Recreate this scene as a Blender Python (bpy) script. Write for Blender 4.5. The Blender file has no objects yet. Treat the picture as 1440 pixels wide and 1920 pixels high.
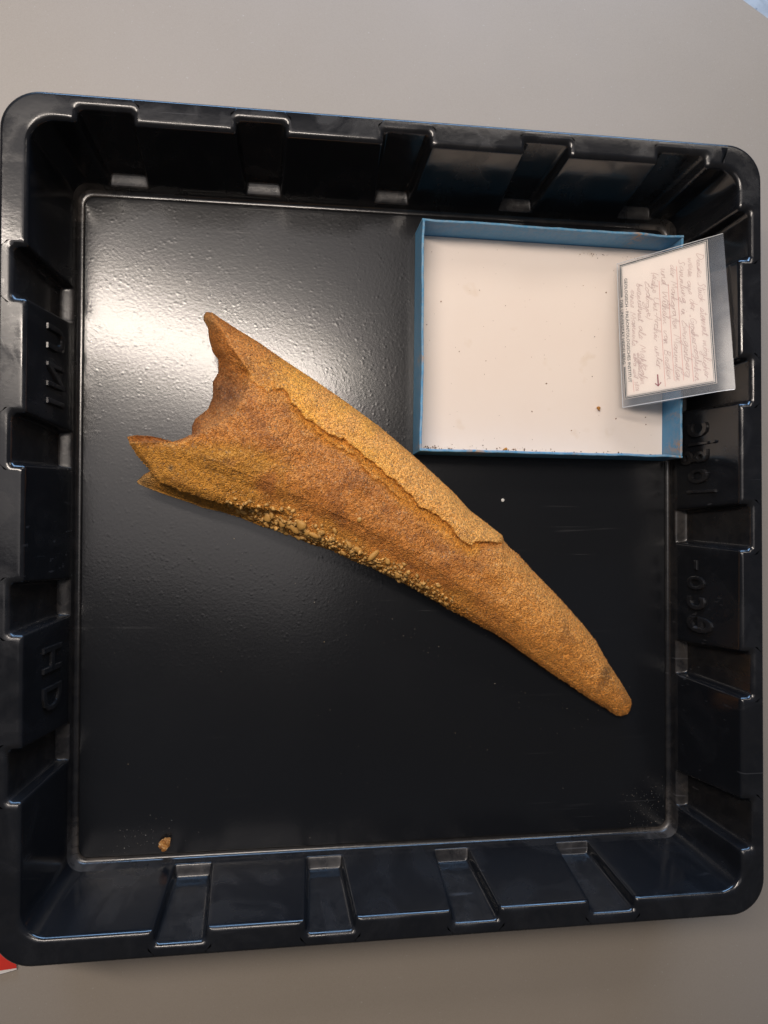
import bpy, math, random
import numpy as np
from mathutils import Matrix, Vector

random.seed(7)
rng = np.random.default_rng(11)
scene = bpy.context.scene
COL = scene.collection

# ------------------------------------------------------------------ camera
CAM_POS = np.array([-0.0955, 0.0017, 0.6646])
CAM_ROT = (0.0154, -0.1365, 0.0033)
FPX = 1400.0                                  # focal length in pixels of the 1440x1920 photograph
def rot(rx, ry, rz):
    cx, sx, cy, sy, cz, sz = math.cos(rx), math.sin(rx), math.cos(ry), math.sin(ry), math.cos(rz), math.sin(rz)
    return (np.array([[cz, -sz, 0], [sz, cz, 0], [0, 0, 1]]) @ np.array([[cy, 0, sy], [0, 1, 0], [-sy, 0, cy]])
            @ np.array([[1, 0, 0], [0, cx, -sx], [0, sx, cx]]))
CM = rot(*CAM_ROT)
cd = bpy.data.cameras.new('camera')
cd.sensor_fit = 'VERTICAL'; cd.sensor_height = 36.0; cd.lens = FPX / 1920 * 36.0
cd.clip_start = 0.01; cd.clip_end = 50
cam = bpy.data.objects.new('camera', cd); COL.objects.link(cam)
m4 = np.eye(4); m4[:3, :3] = CM; m4[:3, 3] = CAM_POS
cam.matrix_world = Matrix(m4.tolist())
scene.camera = cam
def at(x, y, z):                              # point seen at photograph pixel (x, y) at height z
    d = CM @ np.array([(x - 720) / FPX, -(y - 960) / FPX, -1.0])
    return CAM_POS + d * ((z - CAM_POS[2]) / d[2])
def to_px(P):
    q = (P - CAM_POS) @ CM
    return np.c_[720 + FPX * q[:, 0] / -q[:, 2], 960 - FPX * q[:, 1] / -q[:, 2]]

# ------------------------------------------------------------------ world and lamps
world = bpy.data.worlds.new('World'); scene.world = world; world.use_nodes = True
bg = world.node_tree.nodes['Background']
bg.inputs[0].default_value = (0.80, 0.84, 0.95, 1); bg.inputs[1].default_value = 0.07
def area(name, loc, target, sx, sy, power, color, roll=0.0):
    l = bpy.data.lights.new(name, 'AREA'); l.shape = 'RECTANGLE'; l.size = sx; l.size_y = sy
    l.energy = power; l.color = color
    o = bpy.data.objects.new(name, l); COL.objects.link(o)
    d = Vector(target) - Vector(loc)
    o.matrix_world = Matrix.Translation(loc) @ d.to_track_quat('-Z', 'Y').to_matrix().to_4x4() @ Matrix.Rotation(roll, 4, 'Z')
    return o
def ceiling_lamp(name, loc, sx, sy, power, color, yaw):
    o = area(name, (0, 0, 0), (0, 0, -1), sx, sy, power, color)
    o.matrix_world = Matrix.Translation(loc) @ Matrix.Rotation(yaw, 4, 'Z')
    return o
ceiling_lamp('ceiling_tube_lamp', (-0.53, 0.538, 1.4), 1.18, 0.115, 19, (1.0, 0.88, 0.77), math.radians(-17))
ceiling_lamp('ceiling_bounce_fill', (-0.42, 0.47, 1.48), 1.18, 1.20, 4.8, (1.0, 0.92, 0.90), math.radians(-14))  # added light standing in for ceiling bounce, sized to shape the tray floor reflection
ceiling_lamp('far_ceiling_lamp', (0.80, 1.45, 1.5), 1.2, 0.4, 12, (1.0, 0.89, 0.79), 0)
area('window_light', (0.2, 2.6, 0.68), (0, 0, 0.1), 2.6, 0.7, 88, (0.34, 0.60, 1.0))

scene.view_settings.view_transform = 'Standard'
scene.view_settings.look = 'None'
scene.view_settings.exposure = 0.0
scene.view_settings.gamma = 1.0
scene.view_settings.use_curve_mapping = False

# ------------------------------------------------------------------ helpers
def tag(o, label=None, cat=None, group=None, kind=None):
    if label: o['label'] = label
    if cat: o['category'] = cat
    if group: o['group'] = group
    if kind: o['kind'] = kind
    return o
def empty(name, loc=(0, 0, 0)):
    o = bpy.data.objects.new(name, None); o.location = loc; o.empty_display_size = 0.02
    COL.objects.link(o); return o
def mesh_obj(name, verts, faces, mat, parent=None, smooth=False, attrs=None, normals=None):
    me = bpy.data.meshes.new(name)
    me.from_pydata([tuple(map(float, v)) for v in verts], [], [tuple(map(int, f)) for f in faces])
    if smooth: me.polygons.foreach_set('use_smooth', [True] * len(me.polygons))
    for k, v in (attrs or {}).items():
        v = np.asarray(v, float)
        if v.ndim == 1:
            a = me.attributes.new(k, 'FLOAT', 'POINT'); a.data.foreach_set('value', v)
        else:
            a = me.attributes.new(k, 'FLOAT_COLOR', 'POINT')
            a.data.foreach_set('color', np.c_[v, np.ones(len(v))].ravel())
    me.update()
    if normals is not None:
        me.normals_split_custom_set_from_vertices([tuple(map(float, n)) for n in normals])
    me.materials.append(mat)
    o = bpy.data.objects.new(name, me); COL.objects.link(o)
    if parent: o.parent = parent
    return o
def local(o, parent_loc):
    o.data.transform(Matrix.Translation(-Vector(parent_loc))); return o

def lattice_noise(x, y, seed):
    r = np.random.default_rng(seed).random((256, 256))
    xi = np.floor(x).astype(int); yi = np.floor(y).astype(int)
    fx = x - xi; fy = y - yi
    fx = fx * fx * (3 - 2 * fx); fy = fy * fy * (3 - 2 * fy)
    g = lambda a, b: r[a & 255, b & 255]
    return (g(xi, yi) * (1 - fx) + g(xi + 1, yi) * fx) * (1 - fy) + (g(xi, yi + 1) * (1 - fx) + g(xi + 1, yi + 1) * fx) * fy - 0.5
def fbm(x, y, scale, seed, octv=4, gain=0.5):
    t = 0; a = 1.0
    for i in range(octv):
        t = t + a * lattice_noise(x * scale * 2 ** i + 31.7 * i, y * scale * 2 ** i + 17.3 * i, seed + i); a *= gain
    return t
def sstep(x, a, b):
    t = np.clip((x - a) / (b - a), 0, 1); return t * t * (3 - 2 * t)

# node shorthand
class Nt:
    def __init__(s, name):
        s.m = bpy.data.materials.new(name); s.m.use_nodes = True
        s.t = s.m.node_tree; s.b = s.t.nodes['Principled BSDF']; s.out = s.t.nodes['Material Output']
        s.tc = s.t.nodes.new('ShaderNodeTexCoord')
    def n(s, kind, **kw):
        o = s.t.nodes.new('ShaderNode' + kind)
        for k, v in kw.items():
            if k in o.inputs: o.inputs[k].default_value = v
            else: setattr(o, k, v)
        return o
    def l(s, a, b): s.t.links.new(a, b)
    def coord(s, scale=(1, 1, 1), rotz=0.0):
        mp = s.n('Mapping'); mp.inputs['Scale'].default_value = scale; mp.inputs['Rotation'].default_value = (0, 0, rotz)
        s.l(s.tc.outputs['Object'], mp.inputs['Vector']); return mp.outputs[0]
    def noise(s, scale, detail=3, rough=0.5, vec=None, dist=0.0):
        o = s.n('TexNoise'); o.inputs['Scale'].default_value = scale; o.inputs['Detail'].default_value = detail
        o.inputs['Roughness'].default_value = rough; o.inputs['Distortion'].default_value = dist
        s.l(vec if vec is not None else s.tc.outputs['Object'], o.inputs['Vector']); return o.outputs['Fac']
    def vor(s, scale, vec=None, feature='F1', out='Distance'):
        o = s.n('TexVoronoi'); o.feature = feature; o.inputs['Scale'].default_value = scale
        s.l(vec if vec is not None else s.tc.outputs['Object'], o.inputs['Vector']); return o.outputs[out]
    def ramp(s, fac, *stops):
        o = s.n('ValToRGB'); e = o.color_ramp.elements
        while len(e) < len(stops): e.new(0.5)
        for el, (p, c) in zip(e, stops):
            el.position = p; el.color = (c, c, c, 1) if isinstance(c, (int, float)) else (*c, 1)
        s.l(fac, o.inputs[0]); return o.outputs[0]
    def mix(s, fac, a, b, mode='MIX'):
        o = s.n('MixRGB'); o.blend_type = mode
        for i, v in enumerate((fac, a, b)):
            if hasattr(v, 'is_linked') or hasattr(v, 'links'): s.l(v, o.inputs[i])
            elif isinstance(v, (int, float)): o.inputs[i].default_value = v if i == 0 else (v, v, v, 1)
            else: o.inputs[i].default_value = (*v, 1)
        return o.outputs[0]
    def math(s, op, a, b=0.0):
        o = s.n('Math'); o.operation = op
        for i, v in enumerate((a, b)):
            if isinstance(v, (int, float)): o.inputs[i].default_value = v
            else: s.l(v, o.inputs[i])
        return o.outputs[0]
    def attr(s, name, out='Fac'):
        o = s.n('Attribute'); o.attribute_name = name; return o.outputs[out]
    def bump(s, h, strength, dist, normal=None):
        o = s.n('Bump'); o.inputs['Strength'].default_value = strength; o.inputs['Distance'].default_value = dist
        s.l(h, o.inputs['Height'])
        if normal is not None: s.l(normal, o.inputs['Normal'])
        return o.outputs[0]
    def set(s, **kw):
        for k, v in kw.items():
            i = s.b.inputs[k.replace('_', ' ')]
            if hasattr(v, 'links'): s.l(v, i)
            elif isinstance(v, tuple): i.default_value = (*v, 1) if len(v) == 3 else v
            else: i.default_value = v

def simple(name, color, rough=0.6, nscale=0, namt=0.0, bump=0.0, bscale=800):
    t = Nt(name); t.set(Base_Color=color, Roughness=rough)
    if namt:
        f = t.noise(nscale, 4)
        t.set(Base_Color=t.mix(f, tuple(c * (1 - namt) for c in color), tuple(min(1, c * (1 + namt)) for c in color)))
    if bump: t.set(Normal=t.bump(t.noise(bscale, 3), bump, 0.0004))
    return t.m

# ------------------------------------------------------------------ materials
def plastic(name, floor):
    t = Nt(name)
    dust = t.attr('dust')
    base = t.mix(t.noise(6, 3), (0.0055, 0.006, 0.0075), (0.0085, 0.009, 0.0105))
    # dust film, broken up by its own noise
    dn = t.ramp(t.noise(75, 5, 0.7, None, 0.6), (0.40, 0.0), (0.60, 1.0))
    df = t.math('MULTIPLY', dust, t.math('ADD', 0.25, t.math('MULTIPLY', dn, 0.75)))
    base = t.mix(df, base, (0.20, 0.17, 0.145))
    # scratches in two directions
    sc = None
    for i, (r, sx) in enumerate(((0.25, 7), (1.35, 6))):
        v = t.coord((sx, 260 + 40 * i, 60), r)
        k = t.ramp(t.noise(1.0, 2, 0.5, v), (0.70, 0.0), (0.735, 1.0))
        sc = k if sc is None else t.math('MAXIMUM', sc, k)
    scm = t.math('MULTIPLY', sc, t.ramp(t.noise(9, 2), (0.5, 0.0), (0.68, 1.0)))
    base = t.mix(t.math('MULTIPLY', scm, 0.10 if floor else 0.25), base, (0.16, 0.16, 0.17))
    if floor:
        r = t.math('ADD', 0.175, t.math('MULTIPLY', t.noise(14, 3), 0.05))
        h1 = t.noise(430, 2, 0.5)
        pim = t.ramp(t.vor(240), (0.0, 1.0), (0.42, 0.0))
        keep = t.ramp(t.noise(120, 2), (0.44, 0.0), (0.60, 1.0))
        h = t.math('ADD', t.math('MULTIPLY', h1, 0.5), t.math('MULTIPLY', t.math('MULTIPLY', pim, keep), 0.5))
        warp = t.noise(26, 2)
        nrm = t.bump(t.math('ADD', h, t.math('MULTIPLY', warp, 0.22)), 0.19, 0.0005)
        t.set(Normal=nrm)
    else:
        smear = t.ramp(t.noise(24, 4, 0.6, t.coord((1, 1, 0.6)), 0.8), (0.46, 0.0), (0.60, 1.0))
        r = t.math('ADD', 0.15, t.math('MULTIPLY', smear, 0.14))
        base = t.mix(t.math('MULTIPLY', smear, 0.010), base, (0.25, 0.26, 0.29))
        h = t.math('ADD', t.math('MULTIPLY', t.noise(420, 2), 0.25), t.noise(40, 2))
        t.set(Normal=t.bump(h, 0.22, 0.0006))
    r = t.math('ADD', r, t.math('ADD', t.math('MULTIPLY', df, 0.5), t.math('MULTIPLY', scm, 0.12)))
    t.set(Base_Color=base, Roughness=r, Specular_IOR_Level=0.72 if floor else 0.5)
    return t.m
M_FLOOR = plastic('black_plastic_grained', True)
M_PLAST = plastic('black_plastic', False)

def table_mat():
    t = Nt('taupe_laminate')
    c = t.mix(t.noise(900, 2, 0.6), (0.275, 0.238, 0.196), (0.335, 0.293, 0.245))
    c = t.mix(t.ramp(t.noise(2600, 1), (0.62, 0.0), (0.70, 0.35)), c, (0.16, 0.14, 0.13))
    c = t.mix(t.ramp(t.noise(3, 4, 0.6), (0.35, 0.0), (0.7, 0.5)), c, (0.34, 0.30, 0.265))
    c = t.mix(t.ramp(t.noise(420, 1), (0.76, 0.0), (0.80, 0.5)), c, (0.45, 0.42, 0.39))
    t.set(Base_Color=c, Roughness=t.math('ADD', 0.42, t.math('MULTIPLY', t.noise(30, 3), 0.12)),
          Normal=t.bump(t.noise(1500, 2), 0.15, 0.0003))
    return t.m
M_TABLE = table_mat()
def floor_mat():
    t = Nt('pale_stone_floor')
    c = t.mix(t.ramp(t.noise(26, 4, 0.6), (0.4, 0.0), (0.66, 1.0)), (0.52, 0.50, 0.48), (0.38, 0.37, 0.36))
    c = t.mix(t.ramp(t.noise(45, 2), (0.66, 0.0), (0.72, 1.0)), c, (0.16, 0.17, 0.20))
    t.set(Base_Color=c, Roughness=0.5)
    return t.m
M_GROUND = floor_mat()

def blue_card():
    t = Nt('blue_cardboard')
    c = t.mix(t.noise(60, 4, 0.6), (0.06, 0.235, 0.43), (0.085, 0.29, 0.50))
    wear = t.math('MULTIPLY', t.attr('wear'), t.ramp(t.noise(240, 4, 0.65), (0.42, 0.0), (0.54, 1.0)))
    c = t.mix(t.math('MULTIPLY', t.attr('rub'), t.ramp(t.noise(120, 4, 0.7), (0.40, 0.15), (0.62, 1.0))), c, (0.17, 0.41, 0.62))
    c = t.mix(wear, c, (0.46, 0.27, 0.13))
    t.set(Base_Color=c, Roughness=0.55, Normal=t.bump(t.noise(500, 3), 0.25, 0.0004))
    return t.m
M_BLUE = blue_card()
def paper_mat():
    t = Nt('white_lining_paper')
    c = t.mix(t.noise(18, 4, 0.6), (0.86, 0.74, 0.655), (0.89, 0.79, 0.71))
    st = t.ramp(t.noise(34, 3, 0.55), (0.64, 0.0), (0.78, 0.40))
    c = t.mix(st, c, (0.66, 0.50, 0.33))
    sp = t.ramp(t.vor(170), (0.03, 1.0), (0.075, 0.0))
    keep = t.ramp(t.noise(70, 2), (0.58, 0.0), (0.66, 1.0))
    c = t.mix(t.math('MULTIPLY', sp, keep), c, (0.30, 0.19, 0.11))
    t.set(Base_Color=c, Roughness=0.8, Normal=t.bump(t.noise(700, 3), 0.2, 0.0003))
    return t.m
M_PAPER = paper_mat()

def sand_mat(name, grain):
    t = Nt(name)
    zone = t.attr('zone', 'Color')
    cellc = t.vor(850, None, 'F1', 'Color')
    g = t.n('SeparateColor'); t.l(cellc, g.inputs[0])
    c = t.mix(t.ramp(g.outputs[0], (0.0, 0.0), (1.0, 1.0)), t.mix(1.0, zone, (0.62, 0.58, 0.52), 'MULTIPLY'), t.mix(1.0, zone, (1.40, 1.38, 1.34), 'MULTIPLY'))
    c = t.mix(t.ramp(g.outputs[1], (0.95, 0.0), (0.99, 0.5)), c, (0.58, 0.38, 0.17))
    c = t.mix(t.ramp(g.outputs[2], (0.96, 0.0), (0.99, 0.45)), c, (0.13, 0.11, 0.10))
    if grain:
        t.set(Base_Color=t.mix(1.0, c, t.attr('tint', 'Color'), 'MULTIPLY'), Roughness=0.55, Specular_IOR_Level=0.55)
    else:
        h = t.math('ADD', t.math('SUBTRACT', 1.0, t.vor(850)), t.math('MULTIPLY', t.noise(420, 3, 0.6), 0.8))
        t.set(Base_Color=c, Roughness=0.72, Normal=t.bump(h, 0.9, 0.0011))
    return t.m
M_SAND = sand_mat('rusty_sandstone', False)
M_GRAIN = sand_mat('rusty_sand_grains', True)
def pebble_mat():
    t = Nt('ochre_pebble')
    c = t.mix(t.noise(220, 4, 0.6), (0.42, 0.19, 0.035), (0.72, 0.42, 0.12))
    t.set(Base_Color=c, Roughness=0.5, Normal=t.bump(t.noise(900, 3), 0.35, 0.0005))
    return t.m
M_PEB = pebble_mat()

# ------------------------------------------------------------------ setting
def slab(name, poly, z0, z1, mat, **kw):
    n = len(poly)
    v = [(x, y, z1) for x, y in poly] + [(x, y, z0) for x, y in poly]
    f = [tuple(range(n)), tuple(range(2 * n - 1, n - 1, -1))] + [(i, i + n, (i + 1) % n + n, (i + 1) % n) for i in range(n)]
    return mesh_obj(name, v, f, mat, **kw)
ZT = -0.004
e0, e1 = at(1380, 0, ZT)[:2], at(1440, 46, ZT)[:2]
ed = (e1 - e0) / np.linalg.norm(e1 - e0)
ca = e0 - ed * 0.10; cb = e0 + ed * 0.30
nrm_e = np.array([-ed[1], ed[0]])
poly = [(-1.1, -1.1), (1.0, -1.1), (1.0, cb[1] - 0.10)]
for k in range(9):                                  # softly rounded cut-off corner of the table
    s = k / 8; q = ca * s + cb * (1 - s); q = q + nrm_e * 0.006 * math.sin(math.pi * s); poly.append(tuple(q))
poly += [(ca[0] - 0.22, ca[1] + 0.09), (-1.1, ca[1] + 0.09)]
tb = slab('table', poly, ZT - 0.03, ZT, M_TABLE); tag(tb, kind='structure')
gr = slab('floor', [(-3, -3), (4, -3), (4, 4), (-3, 4)], -0.80, -0.78, M_GROUND); tag(gr, kind='structure')

# ------------------------------------------------------------------ storage tray
AF, BF, DEP = 0.2639, 0.2816, 0.095
R0, RO, OOUT = 0.009, 0.029, 0.0361
O_W0, O_W1 = 0.0048, 0.0159
def wall_o(z): return O_W0 + (O_W1 - O_W0) * min(max(z, 0), DEP) / DEP
PD, HWT, HWB, ZL = 0.0100, 0.0184, 0.0146, 0.0105
POCK = {  # side index: 0 top(+y), 1 right(+x), 2 bottom(-y), 3 left(-x); coordinate along x or y
    0: [-0.2245, -0.1125, 0.0, 0.1140, 0.2275],
    1: [0.2415, 0.1215, 0.0, -0.1215, -0.2425],
    2: [0.1680, 0.0560, -0.0570, -0.1680],
    3: [-0.1805, -0.0605, 0.0625, 0.1840]}
MASK_U = [0.0144, 0.0156, 0.0166, 0.0174, 0.0180, 0.0183, 0.01842, 0.01868, 0.0191, 0.0198, 0.0208]   # rounded outline of a recess
MASK_V = [1.0, 0.982, 0.934, 0.865, 0.774, 0.69, 0.60, 0.25, 0.13, 0.04, 0.0]
US = [0.0, 0.006, 0.0115] + MASK_U + [0.0235, 0.027, 0.031]
cols = []                                          # (side, base coordinate or None, corner angle, pocket id, u)
pid = 0
HALF = {0: AF - R0, 1: BF - R0, 2: AF - R0, 3: BF - R0}
pocket_side = []
for side in range(4):
    L = HALF[side]; sgn = 1 if side in (0, 3) else -1     # clockwise seen from above
    cs = sorted(POCK[side], key=lambda c: c * sgn)
    pts = []
    for c in cs:
        for u in [-x for x in US[:0:-1]] + US:
            s_ = c * sgn + u
            if abs(s_) < L: pts.append((s_, pid, u))
        pocket_side.append(side); pid += 1
    full = []
    prev = -L
    for s_, p_, u_ in pts + [(L, None, 0)]:
        gap = s_ - prev; n = int(gap / 0.014)
        for i in range(1, n + 1): full.append((prev + gap * i / (n + 1), None, 0))
        if p_ is not None: full.append((s_, p_, u_))
        prev = s_
    full = [(-L, None, 0)] + full + [(L, None, 0)]
    for s_, p_, u_ in full: cols.append((side, s_, None, p_, u_))
    for k in range(1, 12): cols.append((side, None, k / 12, None, 0))
NC = len(cols)
pock_center = []
for side in range(4):
    sgn = 1 if side in (0, 3) else -1
    pock_center += sorted([c * sgn for c in POCK[side]])

rows = []                                          # (o, z, use_pocket, fillet growth)
for o, z in ((-0.004, 0.0015), (-0.0012, 0.0015), (-0.0005, 0.00135), (0.0, 0.0009), (0.0003, 0.0003), (0.0008, 0.0), (0.0014, 0.0)):
    rows.append((o, z, 0, 0))
for k in range(1, 6):
    a = math.pi / 2 * k / 6
    rows.append((0.0014 + 0.0038 * math.sin(a), 0.0038 * (1 - math.cos(a)), 0, 0))
N_BASE = len(rows) - 2
for z in (0.0065, 0.0080, 0.0088, 0.0094, 0.0100, 0.0106, 0.0112, 0.0118, 0.0124, 0.0132, 0.0145, 0.018, 0.026, 0.038, 0.052, 0.066, 0.078, 0.086):
    rows.append((wall_o(z), z, 1, 0))
N_W1 = len(rows)
FR = 0.0042
for k in range(0, 7):
    a = math.pi / 2 * k / 6
    rows.append((wall_o(DEP - FR) + FR * (1 - math.cos(a)), DEP - FR + FR * math.sin(a), 2, FR * (1 - math.cos(a))))
N_RIM = N_W1 + 3
for fct in (0.10, 0.5): rows.append((fct, DEP, 3, 0))
for k in range(0, 5):
    a = math.pi / 2 * k / 4
    rows.append((OOUT - 0.003 + 0.003 * math.sin(a), DEP - 0.003 + 0.003 * math.cos(a), 0, 0))
rows += [(OOUT + 0.0006, DEP - 0.012, 0, 0), (OOUT + 0.0010, DEP - 0.020, 0, 0), (OOUT - 0.001, DEP - 0.0205, 0, 0), (0.0328, DEP - 0.0200, 0, 0),
         (0.0318, 0.070, 0, 0), (0.0255, 0.006, 0, 0), (0.0230, ZT + 0.0004, 0, 0), (0.0, ZT + 0.0004, 0, 0)]
NR = len(rows)

def tray_point(col, row):
    side, s_, ca_, p_, u_ = col; o, z, mode, grow = row
    extra = 0.0; ds = 0.0
    if mode and p_ is not None:
        zz = min(max(z, ZL), DEP)
        hw = HWB + (HWT - HWB) * (zz - ZL) / (DEP - ZL) + grow
        if mode == 3: hw = HWT + FR
        dlt = hw - HWT; au = abs(u_)
        w = au / HWT if au < HWT else (1.0 if au < 0.022 else max(0.0, 1 - (au - 0.022) / 0.008))
        ds = math.copysign(1.0, u_) * dlt * w if u_ else 0.0
        mk = float(np.interp(au, MASK_U, MASK_V))
        zr = float(sstep(z, 0.0086, 0.0120))
        extra = PD * mk * zr
    if mode == 3:
        oi = wall_o(DEP - FR) + FR + extra; oo = OOUT - 0.003
        o = oi + (oo - oi) * o
    else:
        o = o + extra
    ol = o if p_ is None else o - extra
    fr = min(max(ol, 0), OOUT) / OOUT
    rr = R0 + (RO - R0) * fr
    e = max(0.0, ol + R0 - rr) if ol > 0 else 0.0
    rc = max(0.002, R0 + ol - e)
    La = AF - R0; Lb = BF - R0
    if s_ is not None:
        L = HALF[side]; t = s_ + ds
        k = (abs(s_) - (L - 0.022)) / 0.022
        if k > 0: t += math.copysign(e * min(k, 1), s_)
        if side == 0: return (t, BF + o, z)
        if side == 1: return (AF + o, -t, z)
        if side == 2: return (-t, -BF - o, z)
        return (-AF - o, t, z)
    cx, cy = {0: (La + e, Lb + e), 1: (La + e, -Lb - e), 2: (-La - e, -Lb - e), 3: (-La - e, Lb + e)}[side]
    a = {0: math.pi / 2, 1: 0.0, 2: -math.pi / 2, 3: math.pi}[side] - ca_ * math.pi / 2
    return (cx + rc * math.cos(a), cy + rc * math.sin(a), z)
TV = np.array([tray_point(c, r) for r in rows for c in cols])
# side coordinates run clockwise: flip where the mapping above runs the other way
def idx(r, c): return r * NC + c % NC
faces, labels = [], []
for r in range(NR - 1):
    for c in range(NC):
        faces.append((idx(r, c), idx(r + 1, c), idx(r + 1, c + 1), idx(r, c + 1)))
        A, B = cols[c], cols[(c + 1) % NC]
        side = A[0]
        if A[2] is not None and A[2] >= 0.5: side = (side + 1) % 4
        lab = None
        if r < N_BASE: lab = ('base_panel', 0)
        elif r >= N_RIM: lab = ('rim', 0)
        else:
            lab = ('side_wall', side)
            if A[3] is not None and A[3] == B[3] and abs(A[4]) <= 0.0211 and abs(B[4]) <= 0.0211 and r >= N_BASE + 3:
                lab = ('recess', A[3])
        labels.append(lab)
fa = np.array(faces)
# orientation check: rim faces must look up
q = fa[N_RIM * NC + NC * 2 + 5]
nz = np.cross(TV[q[1]] - TV[q[0]], TV[q[2]] - TV[q[0]])[2]
if nz < 0:
    faces = [f[::-1] for f in faces]; fa = np.array(faces)
fn = np.cross(TV[fa[:, 2]] - TV[fa[:, 0]], TV[fa[:, 3]] - TV[fa[:, 1]])
TN = np.zeros_like(TV)
for k in range(4): np.add.at(TN, fa[:, k], fn)
TN /= np.maximum(np.linalg.norm(TN, axis=1, keepdims=True), 1e-12)
TN[:NC] = (0, 0, 1)
# dust settles on ledges, in the groove round the floor and in the corners
rz = TV[:, 2]
dust = np.zeros(len(TV))
ri = np.repeat(np.arange(NR), NC)
led = (TN[:, 2] > 0.30) & (rz > 0.0082) & (rz < 0.016) & (ri < N_RIM)
dust[led] = 0.14
cornerd = np.minimum(np.abs(np.abs(TV[:, 0]) - AF), 1) + np.minimum(np.abs(np.abs(TV[:, 1]) - BF), 1)
dust = np.maximum(dust, np.where((ri > 2) & (rz < 0.012), 0.30 * (1 - sstep(cornerd, 0.01, 0.05)) + 0.06, 0))
rback = np.array([c[3] is not None and abs(c[4]) < 0.0175 for c in cols])[np.arange(len(TV)) % NC]
dust = np.maximum(dust, np.where(rback & (rz > 0.012) & (ri < N_RIM), 0.045, 0))
dust = np.maximum(dust, np.where((ri >= N_RIM) & (ri < N_RIM + 9), 0.015, 0))
tray = empty('storage_tray', (0, 0, ZT))
tag(tray, 'large square black plastic tray with recessed walls, holding the fossil and the blue box', 'tray')
bylab = {}
for f, l in zip(faces, labels): bylab.setdefault(l, []).append(f)
bylab[('base_panel', 0)].append(tuple(range(NC)) if TV.shape else None)
def sub(name, fl, mat, parent):
    used = sorted({i for f in fl for i in f}); mp = {g: i for i, g in enumerate(used)}
    V = TV[used] - np.array([0, 0, ZT])
    return mesh_obj(name, V, [[mp[i] for i in f] for f in fl], mat, parent, True, {'dust': dust[used]}, TN[used])
# floor polygon must face up
r0 = TV[:NC]; ar = np.sum(r0[:, 0] * np.roll(r0[:, 1], -1) - np.roll(r0[:, 0], -1) * r0[:, 1])
if ar < 0: bylab[('base_panel', 0)][-1] = tuple(range(NC - 1, -1, -1))
bylab[('rim', 0)].append(tuple(range((NR - 1) * NC, NR * NC)) if ar < 0 else tuple(range(NR * NC - 1, (NR - 1) * NC - 1, -1)))
sub('base_panel', bylab[('base_panel', 0)], M_FLOOR, tray)
sub('rim', bylab[('rim', 0)], M_PLAST, tray)
walls = [sub('side_wall', bylab[('side_wall', s)], M_PLAST, tray) for s in range(4)]
for p_, s_ in enumerate(pocket_side):
    sub('recess', bylab[('recess', p_)], M_PLAST, walls[s_])

# moulded letters, raised on the side walls and mirrored when seen from inside
def text_mesh(body, extrude=0.0, bevel=0.0, shear=0.0, offset=0.0, res=3):
    cu = bpy.data.curves.new('t', 'FONT'); cu.body = body; cu.size = 1.0
    cu.extrude = extrude; cu.bevel_depth = bevel; cu.bevel_resolution = 1; cu.shear = shear; cu.offset = offset; cu.resolution_u = res
    ob = bpy.data.objects.new('t', cu); COL.objects.link(ob)
    dg = bpy.context.evaluated_depsgraph_get(); dg.update()
    me = bpy.data.meshes.new_from_object(ob.evaluated_get(dg))
    bpy.data.objects.remove(ob)
    V = np.array([v.co[:] for v in me.vertices]).reshape(-1, 3); F = [tuple(p.vertices) for p in me.polygons]
    bpy.data.meshes.remove(me)
    return V, F
def emboss(ch, side, y0, y1, z0, z1, hgt=None):
    V, F = text_mesh(ch, 0.05, 0.024, offset=-0.006)
    mn, mx = V.min(0), V.max(0)
    u = (V[:, 0] - mn[0]) / max(mx[0] - mn[0], 1e-6); w = (V[:, 1] - mn[1]) / max(mx[1] - mn[1], 1e-6)
    Y = y0 + u * (y1 - y0); Z = z0 + w * (z1 - z0)
    dep = (V[:, 2] - mn[2]) / (mx[2] - mn[2])
    X = AF + O_W0 + (O_W1 - O_W0) * Z / DEP - (dep * 0.0030 - 0.0010)
    if side == 3: X = -X
    P = np.c_[X, Y, Z - ZT]
    o = mesh_obj('embossed_letter', P, F, M_PLAST, walls[side], False, {'dust': np.full(len(P), 0.05)})
    return o
for ch, y0, y1, z0, z1 in (('e', -0.0945, -0.0800, 0.027, 0.0615), ('c', -0.0745, -0.0625, 0.0275, 0.0515), ('o', -0.0565, -0.0440, 0.0275, 0.0515), ('-', -0.0385, -0.0300, 0.0375, 0.0415),
                           ('l', 0.0300, 0.0328, 0.028, 0.0660), ('o', 0.0385, 0.0520, 0.030, 0.0555), ('g', 0.0560, 0.0685, 0.0190, 0.0555), ('i', 0.0725, 0.0755, 0.030, 0.0670), ('c', 0.0800, 0.0925, 0.029, 0.0555)):
    emboss(ch, 1, y0, y1, z0, z1)
for ch, y0, y1, z0, z1 in (('U', 0.1560, 0.1370, 0.0300, 0.0610), ('N', 0.1265, 0.1080, 0.0300, 0.0605), ('I', 0.0985, 0.0945, 0.0290, 0.0600),
                           ('H', -0.0945, -0.1145, 0.0300, 0.0630), ('D', -0.1255, -0.1450, 0.0300, 0.0630)):
    emboss(ch, 3, y0, y1, z0, z1)

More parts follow.
